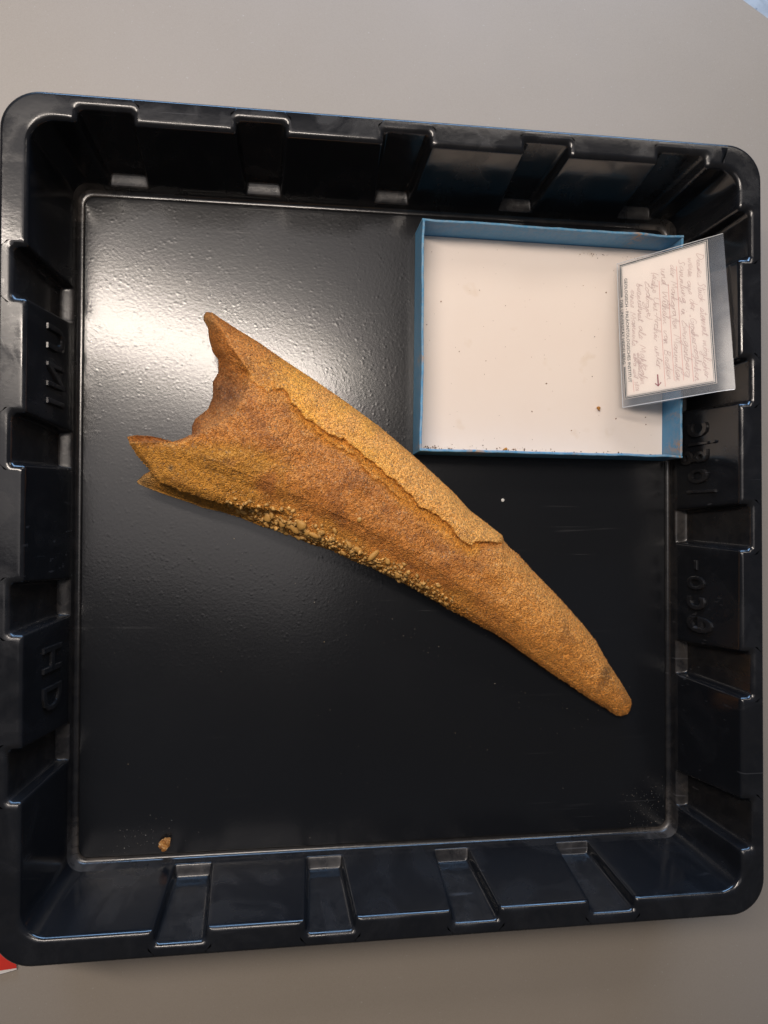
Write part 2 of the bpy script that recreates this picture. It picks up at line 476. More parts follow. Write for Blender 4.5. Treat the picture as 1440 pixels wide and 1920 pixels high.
# ------------------------------------------------------------------ blue cardboard box lid
BX, BY, BW, BH, BHT, BT = 0.1427, 0.1637, 0.2405, 0.2010, 0.0345, 0.0022
ZB = 0.0017
box = empty('cardboard_box', (BX, BY, ZB)); box.rotation_euler = (0, 0, -0.0085)
tag(box, 'shallow open blue cardboard box with white lined bottom in the tray corner', 'box')
def soft_box(name, x0, x1, y0, y1, z0, z1, mat, parent, n=(1, 1), bev=0.0006, wear=None, seed=0):
    # box subdivided along its length, top edges slightly rounded and uneven
    lx = x1 - x0 > y1 - y0
    N = 60; V = []; F = []
    prof = [(0, z0), (0, z1 - bev), (bev * 0.5, z1 - bev * 0.25), (bev * 1.2, z1), (1 - 0, z1)]
    a0, a1, b0, b1 = (x0, x1, y0, y1) if lx else (y0, y1, x0, x1)
    P = [(b0, z0), (b0, z1 - bev), (b0 + bev * .4, z1 - bev * .3), (b0 + bev, z1), (b1 - bev, z1), (b1 - bev * .4, z1 - bev * .3), (b1, z1 - bev), (b1, z0)]
    W = []
    for i in range(N + 1):
        a = a0 + (a1 - a0) * i / N
        j = fbm(np.array([a * 40.0 + seed]), np.array([seed * 1.7]), 1.0, 40 + seed, 3)[0]
        for b, z in P:
            k = (z - z0) / (z1 - z0)
            bb = b + j * 0.0012 * k; zz = z + j * 0.0005 * k
            V.append((a, bb, zz) if lx else (bb, a, zz))
            W.append(wear(a, k) if wear else 0.0)
    m = len(P)
    for i in range(N):
        for c in range(m):
            q = (i * m + c, i * m + (c + 1) % m, (i + 1) * m + (c + 1) % m, (i + 1) * m + c)
            F.append(q if not lx else q[::-1])
    F.append(tuple(range(m)) if lx else tuple(range(m))[::-1]); F.append(tuple(range(N * m, N * m + m))[::-1] if lx else tuple(range(N * m, N * m + m)))
    return mesh_obj(name, V, F, mat, parent, False, {'wear': W, 'rub': [0.75 if c % 8 in (2, 3, 4, 5) else 0.0 for c in range(len(V))]})
hx, hy = BW / 2, BH / 2
def wr(spots):
    def f(a, k):
        v = 0.16 * max(0, k - 0.9) / 0.1
        for s, wdt, amt in spots: v = max(v, amt * math.exp(-((a - s) / wdt) ** 2) * max(0.0, (k - 0.45) / 0.55))
        return v
    return f
soft_box('side_wall', -hx, hx, hy - BT, hy, 0, BHT, M_BLUE, box, wear=wr([(0.079, 0.006, 1.0), (-0.09, 0.002, .4)]), seed=1)
soft_box('side_wall', -hx, hx, -hy, -hy + BT, 0, BHT - 0.0004, M_BLUE, box, wear=wr([(-0.07, 0.01, .8), (0.116, 0.004, 1.0), (0.02, .003, .5)]), seed=2)
soft_box('side_wall', -hx + 0.00003, -hx + BT, -hy + BT, hy - BT, 0, BHT - 0.0002, M_BLUE, box, wear=wr([(-0.02, 0.004, .8), (-0.095, .004, .6)]), seed=3)
soft_box('side_wall', hx - BT, hx - 0.00003, -hy + BT, hy - BT, 0, BHT - 0.0003, M_BLUE, box, wear=wr([(-0.09, 0.006, 1.0), (-0.06, .003, .6)]), seed=4)
def plate(name, x0, x1, y0, y1, z0, z1, mat, parent, attrs=None):
    V = [(x, y, z) for z in (z0, z1) for x, y in ((x0, y0), (x1, y0), (x1, y1), (x0, y1))]
    F = [(3, 2, 1, 0), (4, 5, 6, 7), (0, 1, 5, 4), (1, 2, 6, 5), (2, 3, 7, 6), (3, 0, 4, 7)]
    return mesh_obj(name, V, F, mat, parent, False, attrs)
plate('base', -hx + BT, hx - BT, -hy + BT, hy - BT, 0.0001, 0.0016, M_BLUE, box, {'wear': [0] * 8})
plate('paper_lining', -hx + BT + 0.0004, hx - BT - 0.0004, -hy + BT + 0.0004, hy - BT - 0.0004, 0.0017, 0.0021, M_PAPER, box)

# ------------------------------------------------------------------ label card in its clear sleeve
SC = [at(1157, 495, 0.012), at(1356, 438, 0.0765), at(1377, 730, 0.0895), at(1168, 765, 0.026)]   # TL TR BR BL
SW = np.linalg.norm(SC[1] - SC[0]); SH = np.linalg.norm(SC[3] - SC[0])
def S(a, b, off=0.0):                              # a: left to right 0..1, b: top to bottom 0..1
    a = np.asarray(a, float); b = np.asarray(b, float)
    P = ((1 - a) * (1 - b))[..., None] * SC[0] + (a * (1 - b))[..., None] * SC[1] + (a * b)[..., None] * SC[2] + ((1 - a) * b)[..., None] * SC[3]
    n = np.cross(SC[1] - SC[0], SC[0] - SC[3]); n = n / np.linalg.norm(n)
    bow = 0.0022 * np.sin(np.pi * np.clip(b, 0, 1)) * (0.4 + 0.6 * a) - 0.002 * np.clip((a - 0.86) / 0.14, 0, 1) ** 2 * b
    return P + (bow + off)[..., None] * n if np.ndim(bow + off) else P + (bow + off) * n
def sheet(name, a0, a1, b0, b1, off, mat, parent, origin, na=20, nb=30, thick=0.0, edge=None):
    A, B = np.meshgrid(np.linspace(0, 1, na + 1), np.linspace(0, 1, nb + 1))
    jit = np.zeros_like(A)
    A2 = a0 + (a1 - a0) * A; B2 = b0 + (b1 - b0) * B
    if edge is not None: A2, B2 = edge(A2, B2)
    V = S(A2, B2, np.full_like(A2, off)).reshape(-1, 3) - np.array(origin)
    F = [(j * (na + 1) + i, (j + 1) * (na + 1) + i, (j + 1) * (na + 1) + i + 1, j * (na + 1) + i + 1) for j in range(nb) for i in range(na)]
    o = mesh_obj(name, V, F, mat, parent, True)
    if thick:
        md = o.modifiers.new('thickness', 'SOLIDIFY'); md.thickness = thick; md.offset = -1
    return o
def sleeve_mat():
    t = Nt('clear_film')
    t.t.nodes.remove(t.b)
    tr = t.n('BsdfTransparent'); tr.inputs[0].default_value = (0.985, 0.985, 0.985, 1)
    di = t.n('BsdfDiffuse'); di.inputs[0].default_value = (0.58, 0.66, 0.78, 1)
    gl = t.n('BsdfGlossy'); gl.inputs['Roughness'].default_value = 0.34; gl.inputs[0].default_value = (1, 1, 1, 1)
    nb = t.bump(t.noise(35, 2), 0.3, 0.002); t.l(nb, gl.inputs['Normal'])
    m1 = t.n('MixShader'); m2 = t.n('MixShader'); fr = t.n('Fresnel'); fr.inputs[0].default_value = 1.5; t.l(nb, fr.inputs['Normal'])
    haze = t.math('ADD', 0.05, t.math('MULTIPLY', t.noise(60, 3), 0.05))
    t.l(haze, m1.inputs[0]); t.l(tr.outputs[0], m1.inputs[1]); t.l(di.outputs[0], m1.inputs[2])
    t.l(fr.outputs[0], m2.inputs[0]); t.l(m1.outputs[0], m2.inputs[1]); t.l(gl.outputs[0], m2.inputs[2])
    t.l(m2.outputs[0], t.out.inputs[0])
    return t.m
M_FILM = sleeve_mat()
M_CARD = simple('label_paper', (0.89, 0.825, 0.775), 0.7, 30, 0.03)
M_INK = simple('printed_ink', (0.035, 0.05, 0.055), 0.5, 300, 0.2)
M_PEN = simple('pencil_writing', (0.62, 0.47, 0.45), 0.6, 500, 0.25)
M_RED = simple('red_pencil', (0.78, 0.46, 0.44), 0.6, 500, 0.15)
M_ARR = simple('dark_red_pencil', (0.30, 0.075, 0.09), 0.6, 500, 0.2)
so = tuple(SC[0])
slv = empty('clear_sleeve', so)
tag(slv, 'transparent plastic sleeve around the handwritten label, leaning out of the blue box', 'sleeve')
def wob(A, B):
    return A + 0.004 * np.sin(B * 9) * (A < 0.01) + 0.018 * np.sin(np.clip(B, 0, 1) * 2.6) * (A - 0.5).clip(0) , B + 0.006 * np.sin(A * 5) * (B > 0.98)
sheet('front_sheet', 0, 1, 0, 1, 0.0009, M_FILM, slv, so, edge=wob)
sheet('back_sheet', 0, 1, 0, 1, -0.0009, M_FILM, slv, so, edge=wob)
# welded seams of the sleeve
def strip_on(name, pts, wid, off, mat, parent, origin, closed=False):
    # pts in card coordinates (a, b); ribbon of constant width lying on the sheet
    V = []; F = []
    P = np.array(pts, float)
    n = len(P)
    for i in range(n):
        d = (P[(i + 1) % n] - P[i - 1]) if closed else (P[min(i + 1, n - 1)] - P[max(i - 1, 0)])
        dm = np.array([d[0] * SW, d[1] * SH]); dm /= np.linalg.norm(dm); nn = np.array([-dm[1] / SW, dm[0] / SH])
        for sgn in (-1, 1): V.append(P[i] + nn * wid / 2 * sgn)
    V = np.array(V)
    X = S(V[:, 0], V[:, 1], np.full(len(V), off)) - np.array(origin)
    for i in range(n if closed else n - 1):
        j = (i + 1) % n; F.append((2 * i, 2 * i + 1, 2 * j + 1, 2 * j))
    # face the viewer
    a, b, c = X[F[0][0]], X[F[0][1]], X[F[0][2]]
    if np.cross(b - a, c - a)[2] < 0: F = [f[::-1] for f in F]
    return mesh_obj(name, X, F, mat, parent, False)
def seg(p, q, n=14): return [(p[0] + (q[0] - p[0]) * i / n, p[1] + (q[1] - p[1]) * i / n) for i in range(n + 1)]
M_SEAM = simple('sleeve_edge', (0.62, 0.64, 0.66), 0.25)
for p, q in (((0.003, 0.0), (0.003, 1.0)), ((0.0, 0.998), (1.0, 0.998)), ((0.0, 0.002), (1.0, 0.002))):
    strip_on('seam', seg(p, q), 0.0006, 0.00105, M_SEAM, slv, so)

C0, C1, D0, D1 = 0.022, 0.862, 0.012, 0.945        # card extent inside the sleeve
card = empty('label_card', so)
tag(card, 'white paper label card with faint pencil handwriting and a printed double border', 'label')
sheet('paper', C0, C1, D0, D1, 0.0002, M_CARD, card, so, thick=0.0003)
OFF = 0.00032
CW = (C1 - C0) * SW; CH = (D1 - D0) * SH
def ca(a): return C0 + (C1 - C0) * a
def cb_(b): return D0 + (D1 - D0) * b
def write(name, body, a, b0, b1, height, mat, shear=0.0, offset=0.0, jit=0.0, slope=0.0, parent=card):
    V, F = text_mesh(body, 0, 0, shear, offset, 2)
    mn, mx = V.min(0), V.max(0)
    u = (V[:, 0] - mn[0]) / (mx[0] - mn[0])
    b = b0 + u * (b1 - b0)
    aa = a + slope * u + V[:, 1] * height / CW
    if jit:
        aa = aa + jit * (fbm(u * 9, u * 0 + len(body), 1.0, 5 + len(body), 3))
    X = S(ca(aa), cb_(b), np.full(len(V), OFF)) - np.array(so)
    f = F[0]; n = np.cross(X[f[1]] - X[f[0]], X[f[2]] - X[f[0]])
    nz = sum(np.cross(X[g[1]] - X[g[0]], X[g[2]] - X[g[0]])[2] for g in F)
    if nz < 0: F = [g[::-1] for g in F]
    return mesh_obj(name, X, F, mat, parent)
GL = {
 'a': (1.05, [[(.8,.9),(.4,1),(.05,.5),(.3,0),(.72,.5),(.8,.95),(.8,.2),(1,0)]]), 'b': (.9, [[(0,.2),(.2,2),(.05,1),(.05,0),(.5,0),(.7,.5),(.5,.95),(.15,.8)]]),
 'c': (.85, [[(.7,.85),(.4,1),(.05,.5),(.35,0),(.8,.15)]]), 'd': (1.1, [[(.75,.9),(.4,1),(.05,.5),(.3,0),(.75,.6),(.9,2),(.8,.2),(1,0)]]),
 'e': (.85, [[(0,.3),(.6,.65),(.5,1),(.2,.9),(.05,.45),(.3,0),(.8,.2)]]), 'f': (.7, [[(0,-.3),(.2,-.9),(.35,0),(.4,1.6),(.6,2),(.7,1.7)], [(.1,1),(.7,1.02)]]),
 'g': (1.0, [[(.75,.9),(.4,1),(.05,.5),(.3,.1),(.7,.5),(.78,.95),(.7,-.6),(.4,-1),(.1,-.7),(.95,.1)]]), 'h': (.95, [[(0,0),(.25,1.9),(.1,1.7),(.1,0),(.3,.8),(.55,.95),(.6,.1),(.9,0)]]),
 'i': (.5, [[(0,.3),(.25,1),(.2,.1),(.5,0)], [(.3,1.5),(.36,1.62)]]), 'k': (.8, [[(0,0),(.2,2),(.1,0)], [(.6,1),(.12,.5),(.75,0)]]), 'l': (.5, [[(0,.1),(.35,1.6),(.22,2),(.1,1.4),(.15,.15),(.45,0)]]),
 'm': (1.25, [[(0,0),(.12,1),(.1,0),(.4,1),(.5,0),(.8,1),(.9,.1),(1.2,0)]]), 'n': (.9, [[(0,0),(.12,1),(.1,0),(.45,1),(.55,.1),(.85,0)]]), 'o': (.85, [[(.4,1),(.05,.5),(.35,0),(.7,.5),(.4,1),(.85,.8)]]),
 'r': (.6, [[(0,0),(.15,1),(.1,0),(.2,.7),(.6,.95)]]), 's': (.7, [[(0,0),(.45,1),(.55,.4),(.3,0),(0,.1)], [(.4,0),(.7,.1)]]), 't': (.6, [[(.1,.2),(.3,1.8),(.25,.1),(.55,0)], [(0,1.2),(.6,1.28)]]),
 'u': (.95, [[(0,.8),(.1,1),(.1,.2),(.35,0),(.6,.9),(.6,.1),(.9,0)]]), 'v': (.85, [[(0,1),(.3,0),(.65,1),(.85,.9)]]), 'w': (1.2, [[(0,1),(.2,0),(.45,.8),(.7,0),(1,1),(1.2,.9)]]), 'z': (.8, [[(0,1),(.6,1),(.1,0),(.8,.05)]]),
 'D': (1.3, [[(.3,1.9),(.2,0),(.8,.2),(1.1,1),(.8,1.8),(.1,1.9)]]), 'S': (1.1, [[(.9,1.7),(.6,2),(.3,1.5),(.7,.8),(.6,.1),(.1,.1)]]), 'G': (1.2, [[(1,1.7),(.6,2),(.1,1),(.5,0),(1,.4),(1,.9),(.6,.9)]]),
 'Z': (1.1, [[(.1,1.9),(1,1.9),(.1,0),(1.1,.1)], [(.3,1),(.9,1.05)]]), 'M': (1.5, [[(0,0),(.3,1.9),(.7,.5),(1.1,1.9),(1.3,0)]]), 'W': (1.5, [[(0,1.9),(.3,0),(.7,1.4),(1,0),(1.4,1.9)]]), 'B': (1.1, [[(.2,1.9),(.1,0)], [(.1,1.8),(.8,1.7),(.7,1.1),(.2,1),(.9,.7),(.7,.05),(.1,0)]]),
 'U': (1.2, [[(.1,1.9),(.1,.4),(.5,0),(.9,.5),(1,1.9),(1,.1)]]), 'A': (1.2, [[(0,0),(.6,1.9),(1,0)], [(.2,.7),(.95,.75)]]),
 '1': (.6, [[(.1,1.3),(.4,1.8),(.35,0)]]), '8': (.8, [[(.6,1.5),(.3,1.8),(.15,1.4),(.6,.5),(.3,0),(.1,.5),(.6,1.4)]]), '3': (.7, [[(.1,1.7),(.5,1.7),(.2,1),(.6,.5),(.1,0)]]), '4': (.8, [[(.3,1.8),(.1,.7),(.7,.75)], [(.5,1.2),(.45,0)]]),
 '(': (.5, [[(.4,2.1),(.1,1),(.35,-.3)]]), ')': (.5, [[(.1,2.1),(.4,1),(.1,-.3)]]), '-': (.7, [[(.1,.7),(.55,.72)]]), '.': (.4, [[(.1,0),(.16,.1)]]), ':': (.4, [[(.1,.1),(.16,.2)], [(.15,.8),(.2,.9)]]), ',': (.4, [[(.1,.1),(0,-.3)], [(.3,.1),(.2,-.3)]])}
def spline(P, k=4):
    P = np.array(P, float)
    if len(P) < 3: return P
    Q = np.vstack([2 * P[0] - P[1], P, 2 * P[-1] - P[-2]]); out = []
    for i in range(1, len(Q) - 2):
        for u in np.arange(k) / k:
            a, b, c, d = Q[i - 1], Q[i], Q[i + 1], Q[i + 2]
            out.append(0.5 * (2 * b + (c - a) * u + (2 * a - 5 * b + 4 * c - d) * u ** 2 + (3 * b - a - 3 * c + d) * u ** 3))
    out.append(P[-1]); return np.array(out)
hr = np.random.default_rng(5)
def handwrite(body, a, b0, b1, xh):
    # joined-up pencil writing, every letter a little different
    x = 0.0; strokes = []; last = None; drift = 0.0
    for ch in body:
        dia = ch in 'üöä'; c = {'ü': 'u', 'ö': 'o', 'ä': 'a', '„': ',', 'ß': 's'}.get(ch, ch)
        if c == ' ': x += 0.75 + 0.3 * hr.random(); last = None; continue
        w, st = GL.get(c, GL['n'])
        sx, sy = 0.85 + 0.3 * hr.random(), 0.82 + 0.36 * hr.random(); drift = 0.7 * drift + 0.14 * hr.normal()
        for k, q in enumerate(st):
            q = np.array(q) * (sx, sy) + (x, drift) + hr.normal(size=(len(q), 2)) * 0.045
            if k == 0 and last is not None and c.islower(): q = np.vstack([last, q])
            if k == 0: last = q[-1] if c.islower() else None
            strokes.append(spline(q))
        if dia:
            for dx in (0.25, 0.6): strokes.append(np.array([(x + dx, 1.5), (x + dx + .06, 1.65)]))
        x += w * sx
    V = []; F = []
    for q in strokes:
        q = np.c_[q[:, 0] + 0.32 * q[:, 1], q[:, 1]]
        L = (b1 - b0) * CH / x
        q = np.c_[q[:, 0] * L, q[:, 1] * xh]
        d = np.gradient(q, axis=0); d /= np.maximum(np.linalg.norm(d, axis=1, keepdims=True), 1e-9)
        n = np.c_[-d[:, 1], d[:, 0]]; wd = 0.00017 * (0.8 + 0.4 * hr.random())
        base = len(V)
        for p, m_ in zip(q, n): V += [p - m_ * wd, p + m_ * wd]
        F += [(base + 2 * i, base + 2 * i + 1, base + 2 * i + 3, base + 2 * i + 2) for i in range(len(q) - 1)]
    V = np.array(V)
    X = S(ca(a + V[:, 1] / CW), cb_(b0 + V[:, 0] / CH), np.full(len(V), OFF)) - np.array(so)
    fq = np.array(F); nz = np.cross(X[fq[:, 1]] - X[fq[:, 0]], X[fq[:, 2]] - X[fq[:, 0]])[:, 2]
    F = [f if z > 0 else f[::-1] for f, z in zip(F, nz)]
    return mesh_obj('handwriting_line', X, F, M_PEN, card)
for body, a, b0, b1 in (("Dieses Stück stammt möglicher-", 0.880, 0.07, 0.97), ("weise aus der „Großherzoglichen", 0.783, 0.09, 0.96),
                        ("Sammlung in Zwingenberg", 0.683, 0.08, 0.92), ("der Markgrafen Maximilian", 0.583, 0.10, 0.94),
                        ("und Wilhelm von Baden", 0.483, 0.11, 0.92), ("(siehe Uni-Archiv unter", 0.383, 0.12, 0.82),
                        ("Zoologie)", 0.290, 0.17, 0.45), ("bezeichnet als: Mahlzahn", 0.205, 0.18, 0.92), ("eines Mammuts.", 0.125, 0.21, 0.64)):
    handwrite(body, a, b0, b1, 0.0027)
handwrite('eigentl.', 0.170, 0.68, 0.88, 0.0019)
handwrite('etwa seit 1834', 0.122, 0.68, 0.95, 0.0019)
for a, b0, b1 in ((0.757, 0.56, 0.96), (0.655, 0.13, 0.94), (0.555, 0.24, 0.93), (0.455, 0.20, 0.96), (0.105, 0.87, 0.96)):
    strip_on('red_underline', seg((ca(a), cb_(b0)), (ca(a + 0.006), cb_(b1))), 0.00042, OFF, M_RED, card, so)
write('printed_line', 'GEOLOGISCH - PALÄONTOLOGISCHES INSTITUT', 0.055, 0.115, 0.885, 0.0038, M_INK, offset=0.006)
write('printed_line', 'DER UNIVERSITÄT HEIDELBERG', -0.004, 0.27, 0.745, 0.0038, M_INK, offset=0.006)
# printed double frame, interrupted by the lower printed line
bo, bi = 0.012, 0.028
kk = CW / CH
for off_, wid in ((bo, 0.0009), (bi, 0.00035)):
    bb = off_ * kk
    pth = seg((ca(off_), cb_(0.25)), (ca(off_), cb_(bb)), 8) + seg((ca(off_), cb_(bb)), (ca(1 - off_), cb_(bb)), 8)[1:] + \
        seg((ca(1 - off_), cb_(bb)), (ca(1 - off_), cb_(1 - bb)), 16)[1:] + seg((ca(1 - off_), cb_(1 - bb)), (ca(off_), cb_(1 - bb)), 8)[1:] + \
        seg((ca(off_), cb_(1 - bb)), (ca(off_), cb_(0.765)), 8)[1:]
    strip_on('printed_border', pth, wid, OFF, M_INK, card, so)
strip_on('arrow', seg((ca(0.385), cb_(0.865)), (ca(0.385), cb_(0.945)), 4), 0.0011, OFF, M_ARR, card, so)
strip_on('arrow', [(ca(0.352), cb_(0.925)), (ca(0.385), cb_(0.948)), (ca(0.418), cb_(0.925))], 0.0009, OFF + 0.00003, M_ARR, card, so)

# ------------------------------------------------------------------ the fossil
def resample(P, n, key=None):
    P = np.asarray(P, float)
    if key is None:
        k = np.r_[0, np.cumsum(np.linalg.norm(np.diff(P, axis=0), axis=1))]
    else: k = np.asarray(key, float)
    k = (k - k[0]) / (k[-1] - k[0])
    t = np.linspace(0, 1, n)
    return np.c_[[np.interp(t, k, P[:, i]) for i in range(P.shape[1])]].T
UP = [(386, 585), (398, 586), (407.5, 593), (442, 615.5), (487, 643), (532, 674.6), (584.6, 709), (630, 740.5), (671, 770), (713, 801), (774, 853), (813.6, 889), (850, 923), (881, 957), (920.5, 987),
      (942, 1004), (944, 1013), (957, 1028), (971, 1039), (998.6, 1070), (1032, 1103.6), (1060, 1134), (1093, 1171), (1118, 1204), (1139, 1241), (1166.6, 1284), (1183, 1311)]
LO = [(258, 907), (282.5, 917.6), (317, 930), (359, 943.6), (380, 952), (416.6, 960), (453, 971.6), (490, 987), (513, 993), (540, 1000), (560, 1011), (593, 1023), (626.6, 1033), (660, 1050), (700, 1065), (730, 1080),
      (773, 1101.6), (807, 1120), (843, 1142), (882.5, 1163), (922, 1184.5), (953, 1204), (995.5, 1235), (1032, 1261), (1063, 1281), (1105.5, 1310), (1136, 1328), (1156, 1342.5)]
LE = [(386, 585), (381.5, 593), (381.5, 600), (390, 615.6), (392, 636), (399, 660.7), (409, 674.6), (409, 699), (399, 716), (399, 744), (390, 766.6), (366, 785.7), (359.6, 799.6), (360.6, 813.5), (348.5, 820),
      (319, 830), (303, 822), (282.5, 817.6), (255, 816), (238, 818.7), (242.6, 831), (258, 855), (282, 883), (270, 890), (256.5, 902), (258, 907)]
RI = [(1183, 1311), (1184, 1322), (1182, 1331), (1177, 1339), (1166, 1343), (1156, 1342.5)]
NS, NT_ = 640, 220
U_, L_ = resample(UP, NS), resample(LO, NS)
nkey = [-0.61 * x + 0.79 * y for x, y in LE]
C_, E_ = resample(LE, NT_, np.maximum.accumulate(np.array(nkey) + np.arange(len(LE)) * 0.4)), resample(RI, NT_)
s = np.linspace(0, 1, NS); tt = np.linspace(0, 1, NT_)
s = s[:, None, None]; t3 = tt[None, :, None]
G = (1 - t3) * U_[:, None] + t3 * L_[:, None] + (1 - s) * C_[None] + s * E_[None] \
    - ((1 - s) * (1 - t3) * U_[0] + (1 - s) * t3 * L_[0] + s * (1 - t3) * U_[-1] + s * t3 * L_[-1])
PXg = G.reshape(-1, 2)
sg = np.repeat(np.linspace(0, 1, NS), NT_); tg = np.tile(tt, NS)
def poly_dist(P, line):
    # distance to a polyline and the side on which the point lies (positive to the right in image coordinates)
    line = np.asarray(line, float); best = np.full(len(P), 1e9); side = np.zeros(len(P))
    for a, b in zip(line[:-1], line[1:]):
        d = b - a; L2 = d @ d
        u = np.clip(((P - a) @ d) / L2, 0, 1)
        r = P - (a + u[:, None] * d); dist = np.hypot(r[:, 0], r[:, 1])
        cr = d[0] * (P[:, 1] - a[1]) - d[1] * (P[:, 0] - a[0])
        m = dist < best - 1e-9
        best[m] = dist[m]; side[m] = np.sign(cr[m])
    return best, side
ZMID = np.interp(sg, [0, 0.1, 0.5, 0.85, 1], [0.036, 0.036, 0.032, 0.020, 0.012])
HT = np.interp(sg, [0, 0.08, 0.3, 0.55, 0.8, 0.95, 1], [0.072, 0.076, 0.076, 0.066, 0.046, 0.029, 0.020])
prof = np.clip(1 - np.abs(2 * tg - 1) ** 2.3, 0, 1) ** (1 / 2.0)
endr = np.clip(1 - ((sg - 0.965) / 0.035).clip(0, 1) ** 2, 0, 1) ** 0.5
# broken left face
dl, _ = poly_dist(PXg, LE)
inner_edge = [(398, 590), (420, 625), (440, 660), (470, 700), (462, 735), (440, 770), (405, 800), (352, 822)]
din, sid = poly_dist(PXg, inner_edge)
wob_ = fbm(PXg[:, 0], PXg[:, 1], 0.03, 3, 4)
broken = np.where(sid > 0, 1.0, 0.0)                # beyond the inner edge towards the hollow end
gap = din + dl + 1e-6
leftface = np.where((sid > 0) & (PXg[:, 1] < 830), np.clip(din / gap, 0, 1), 0.0)
edge_r = np.clip(dl / 9.0, 0, 1); edge_r = np.sqrt(1 - (1 - edge_r) ** 2)
E_fac = np.where(sg < 0.3, np.clip(0.25 + 0.75 * edge_r, 0, 1), 1.0)
E_fac = np.where(dl < 1e-6, 0.0, E_fac)
ztop = ZMID + (HT - ZMID) * prof * endr * E_fac
ztop -= (ztop - 0.034).clip(0) * (leftface ** 0.8) * 0.9
# the split in the outer shell: lower side of the line lies deeper
CR1 = [(300, 560), (420, 650), (455, 690), (478, 715), (500, 735), (532, 732), (548, 752), (575, 783), (600, 800), (649, 829), (690, 858), (725, 889), (755, 914), (775, 936), (798, 954), (835, 981), (852, 1000), (866, 1012), (884, 1021), (893, 1014), (915, 1018), (935, 1016), (950, 1013), (975, 1005)]
CR2 = [(560, 775), (592, 808), (620, 828), (645, 845), (670, 862), (694, 887), (730, 915), (770, 945), (800, 972)]
jx = fbm(PXg[:, 0], PXg[:, 1], 0.06, 9, 4) * 9
Pj = PXg + np.c_[jx, fbm(PXg[:, 0], PXg[:, 1], 0.06, 19, 4) * 9]
d1, s1 = poly_dist(Pj, CR1)
sd1 = d1 * s1
along = 0.25 * sstep(PXg[:, 0], 420, 470) + 0.75 * sstep(PXg[:, 0], 480, 600)
below1 = sstep(sd1, -1.0, 2.6)
rec = np.exp(-np.clip(sd1, 0, None) / 70.0)          # depth eases out away from the break
ztop -= along * below1 * (0.0014 + 0.0032 * rec)
d2, s2 = poly_dist(Pj, CR2); sd2 = d2 * s2
ends2 = sstep(PXg[:, 0], 565, 600) * (1 - sstep(PXg[:, 0], 740, 795))
ztop -= ends2 * sstep(sd2, -1, 2.2) * 0.0022 * np.exp(-np.clip(sd2, 0, None) / 45)
# lower lip on the left
CR3 = [(250, 862), (270, 872), (284, 886), (302, 905), (340, 922), (400, 940), (450, 950), (490, 953), (530, 960), (570, 985)]
d3, s3 = poly_dist(Pj * 0.35 + PXg * 0.65, CR3); sd3 = d3 * s3
ends3 = (1 - sstep(PXg[:, 0], 470, 580))
ztop -= ends3 * sstep(sd3, -1.5, 3.0) * np.clip(ztop - 0.030, 0, 0.013)
# uneven relief
X0 = PXg[:, 0]; Y0 = PXg[:, 1]
rough = fbm(X0, Y0, 0.012, 50, 4) * 0.0035 + fbm(X0, Y0, 0.07, 60, 4, 0.6) * 0.0011
inb = np.minimum(tg, 1 - tg) * 8
rough *= np.clip(inb, 0.0, 1) * np.clip(sg * 60, 0, 1) * np.clip((1 - sg) * 30, 0, 1)
rough *= 1 + 1.6 * (leftface > 0.05)
ztop = np.maximum(ztop + rough, 0.006)
# world xy: silhouette rays through the widest height
zu = ZMID + (ztop - ZMID) * 1.0
TOP = np.empty((len(PXg), 3))
dirs = (CM @ np.c_[(PXg[:, 0] - 720) / FPX, -(PXg[:, 1] - 960) / FPX, -np.ones(len(PXg))].T).T
TOP = CAM_POS + dirs * ((ztop - CAM_POS[2]) / dirs[:, 2])[:, None]
# underside: mirror of the section, shallow and resting on the tray floor
zb = ZMID - (ZMID - 0.0016) * np.clip(1 - np.abs(2 * tg - 1) ** 2.0, 0, 1) ** 0.6 * np.clip(sg * 14 + 0.15, 0, 1) * endr
zb = np.maximum(zb, 0.0016)
MID = CAM_POS + dirs * ((ZMID - CAM_POS[2]) / dirs[:, 2])[:, None]
BOT = MID.copy(); BOT[:, 2] = np.minimum(zb, ztop - 0.0005)
bound = np.zeros((NS, NT_), bool); bound[0] = bound[-1] = True; bound[:, 0] = bound[:, -1] = True
bound = bound.ravel()
BOT[bound] = TOP[bound]
bid = np.where(bound, np.arange(NS * NT_), 0)
nb_ = (~bound).sum(); bid[~bound] = NS * NT_ + np.arange(nb_)
gi = np.arange(NS * NT_).reshape(NS, NT_)
Fq = np.stack([gi[:-1, :-1], gi[:-1, 1:], gi[1:, 1:], gi[1:, :-1]], -1).reshape(-1, 4)
Fb = bid[Fq][:, ::-1]
V = np.concatenate([TOP, BOT[~bound]])
f0 = Fq[NT_ * 100 + 100]
if np.cross(TOP[f0[1]] - TOP[f0[0]], TOP[f0[2]] - TOP[f0[0]])[2] < 0: Fq = Fq[:, ::-1]; Fb = Fb[:, ::-1]
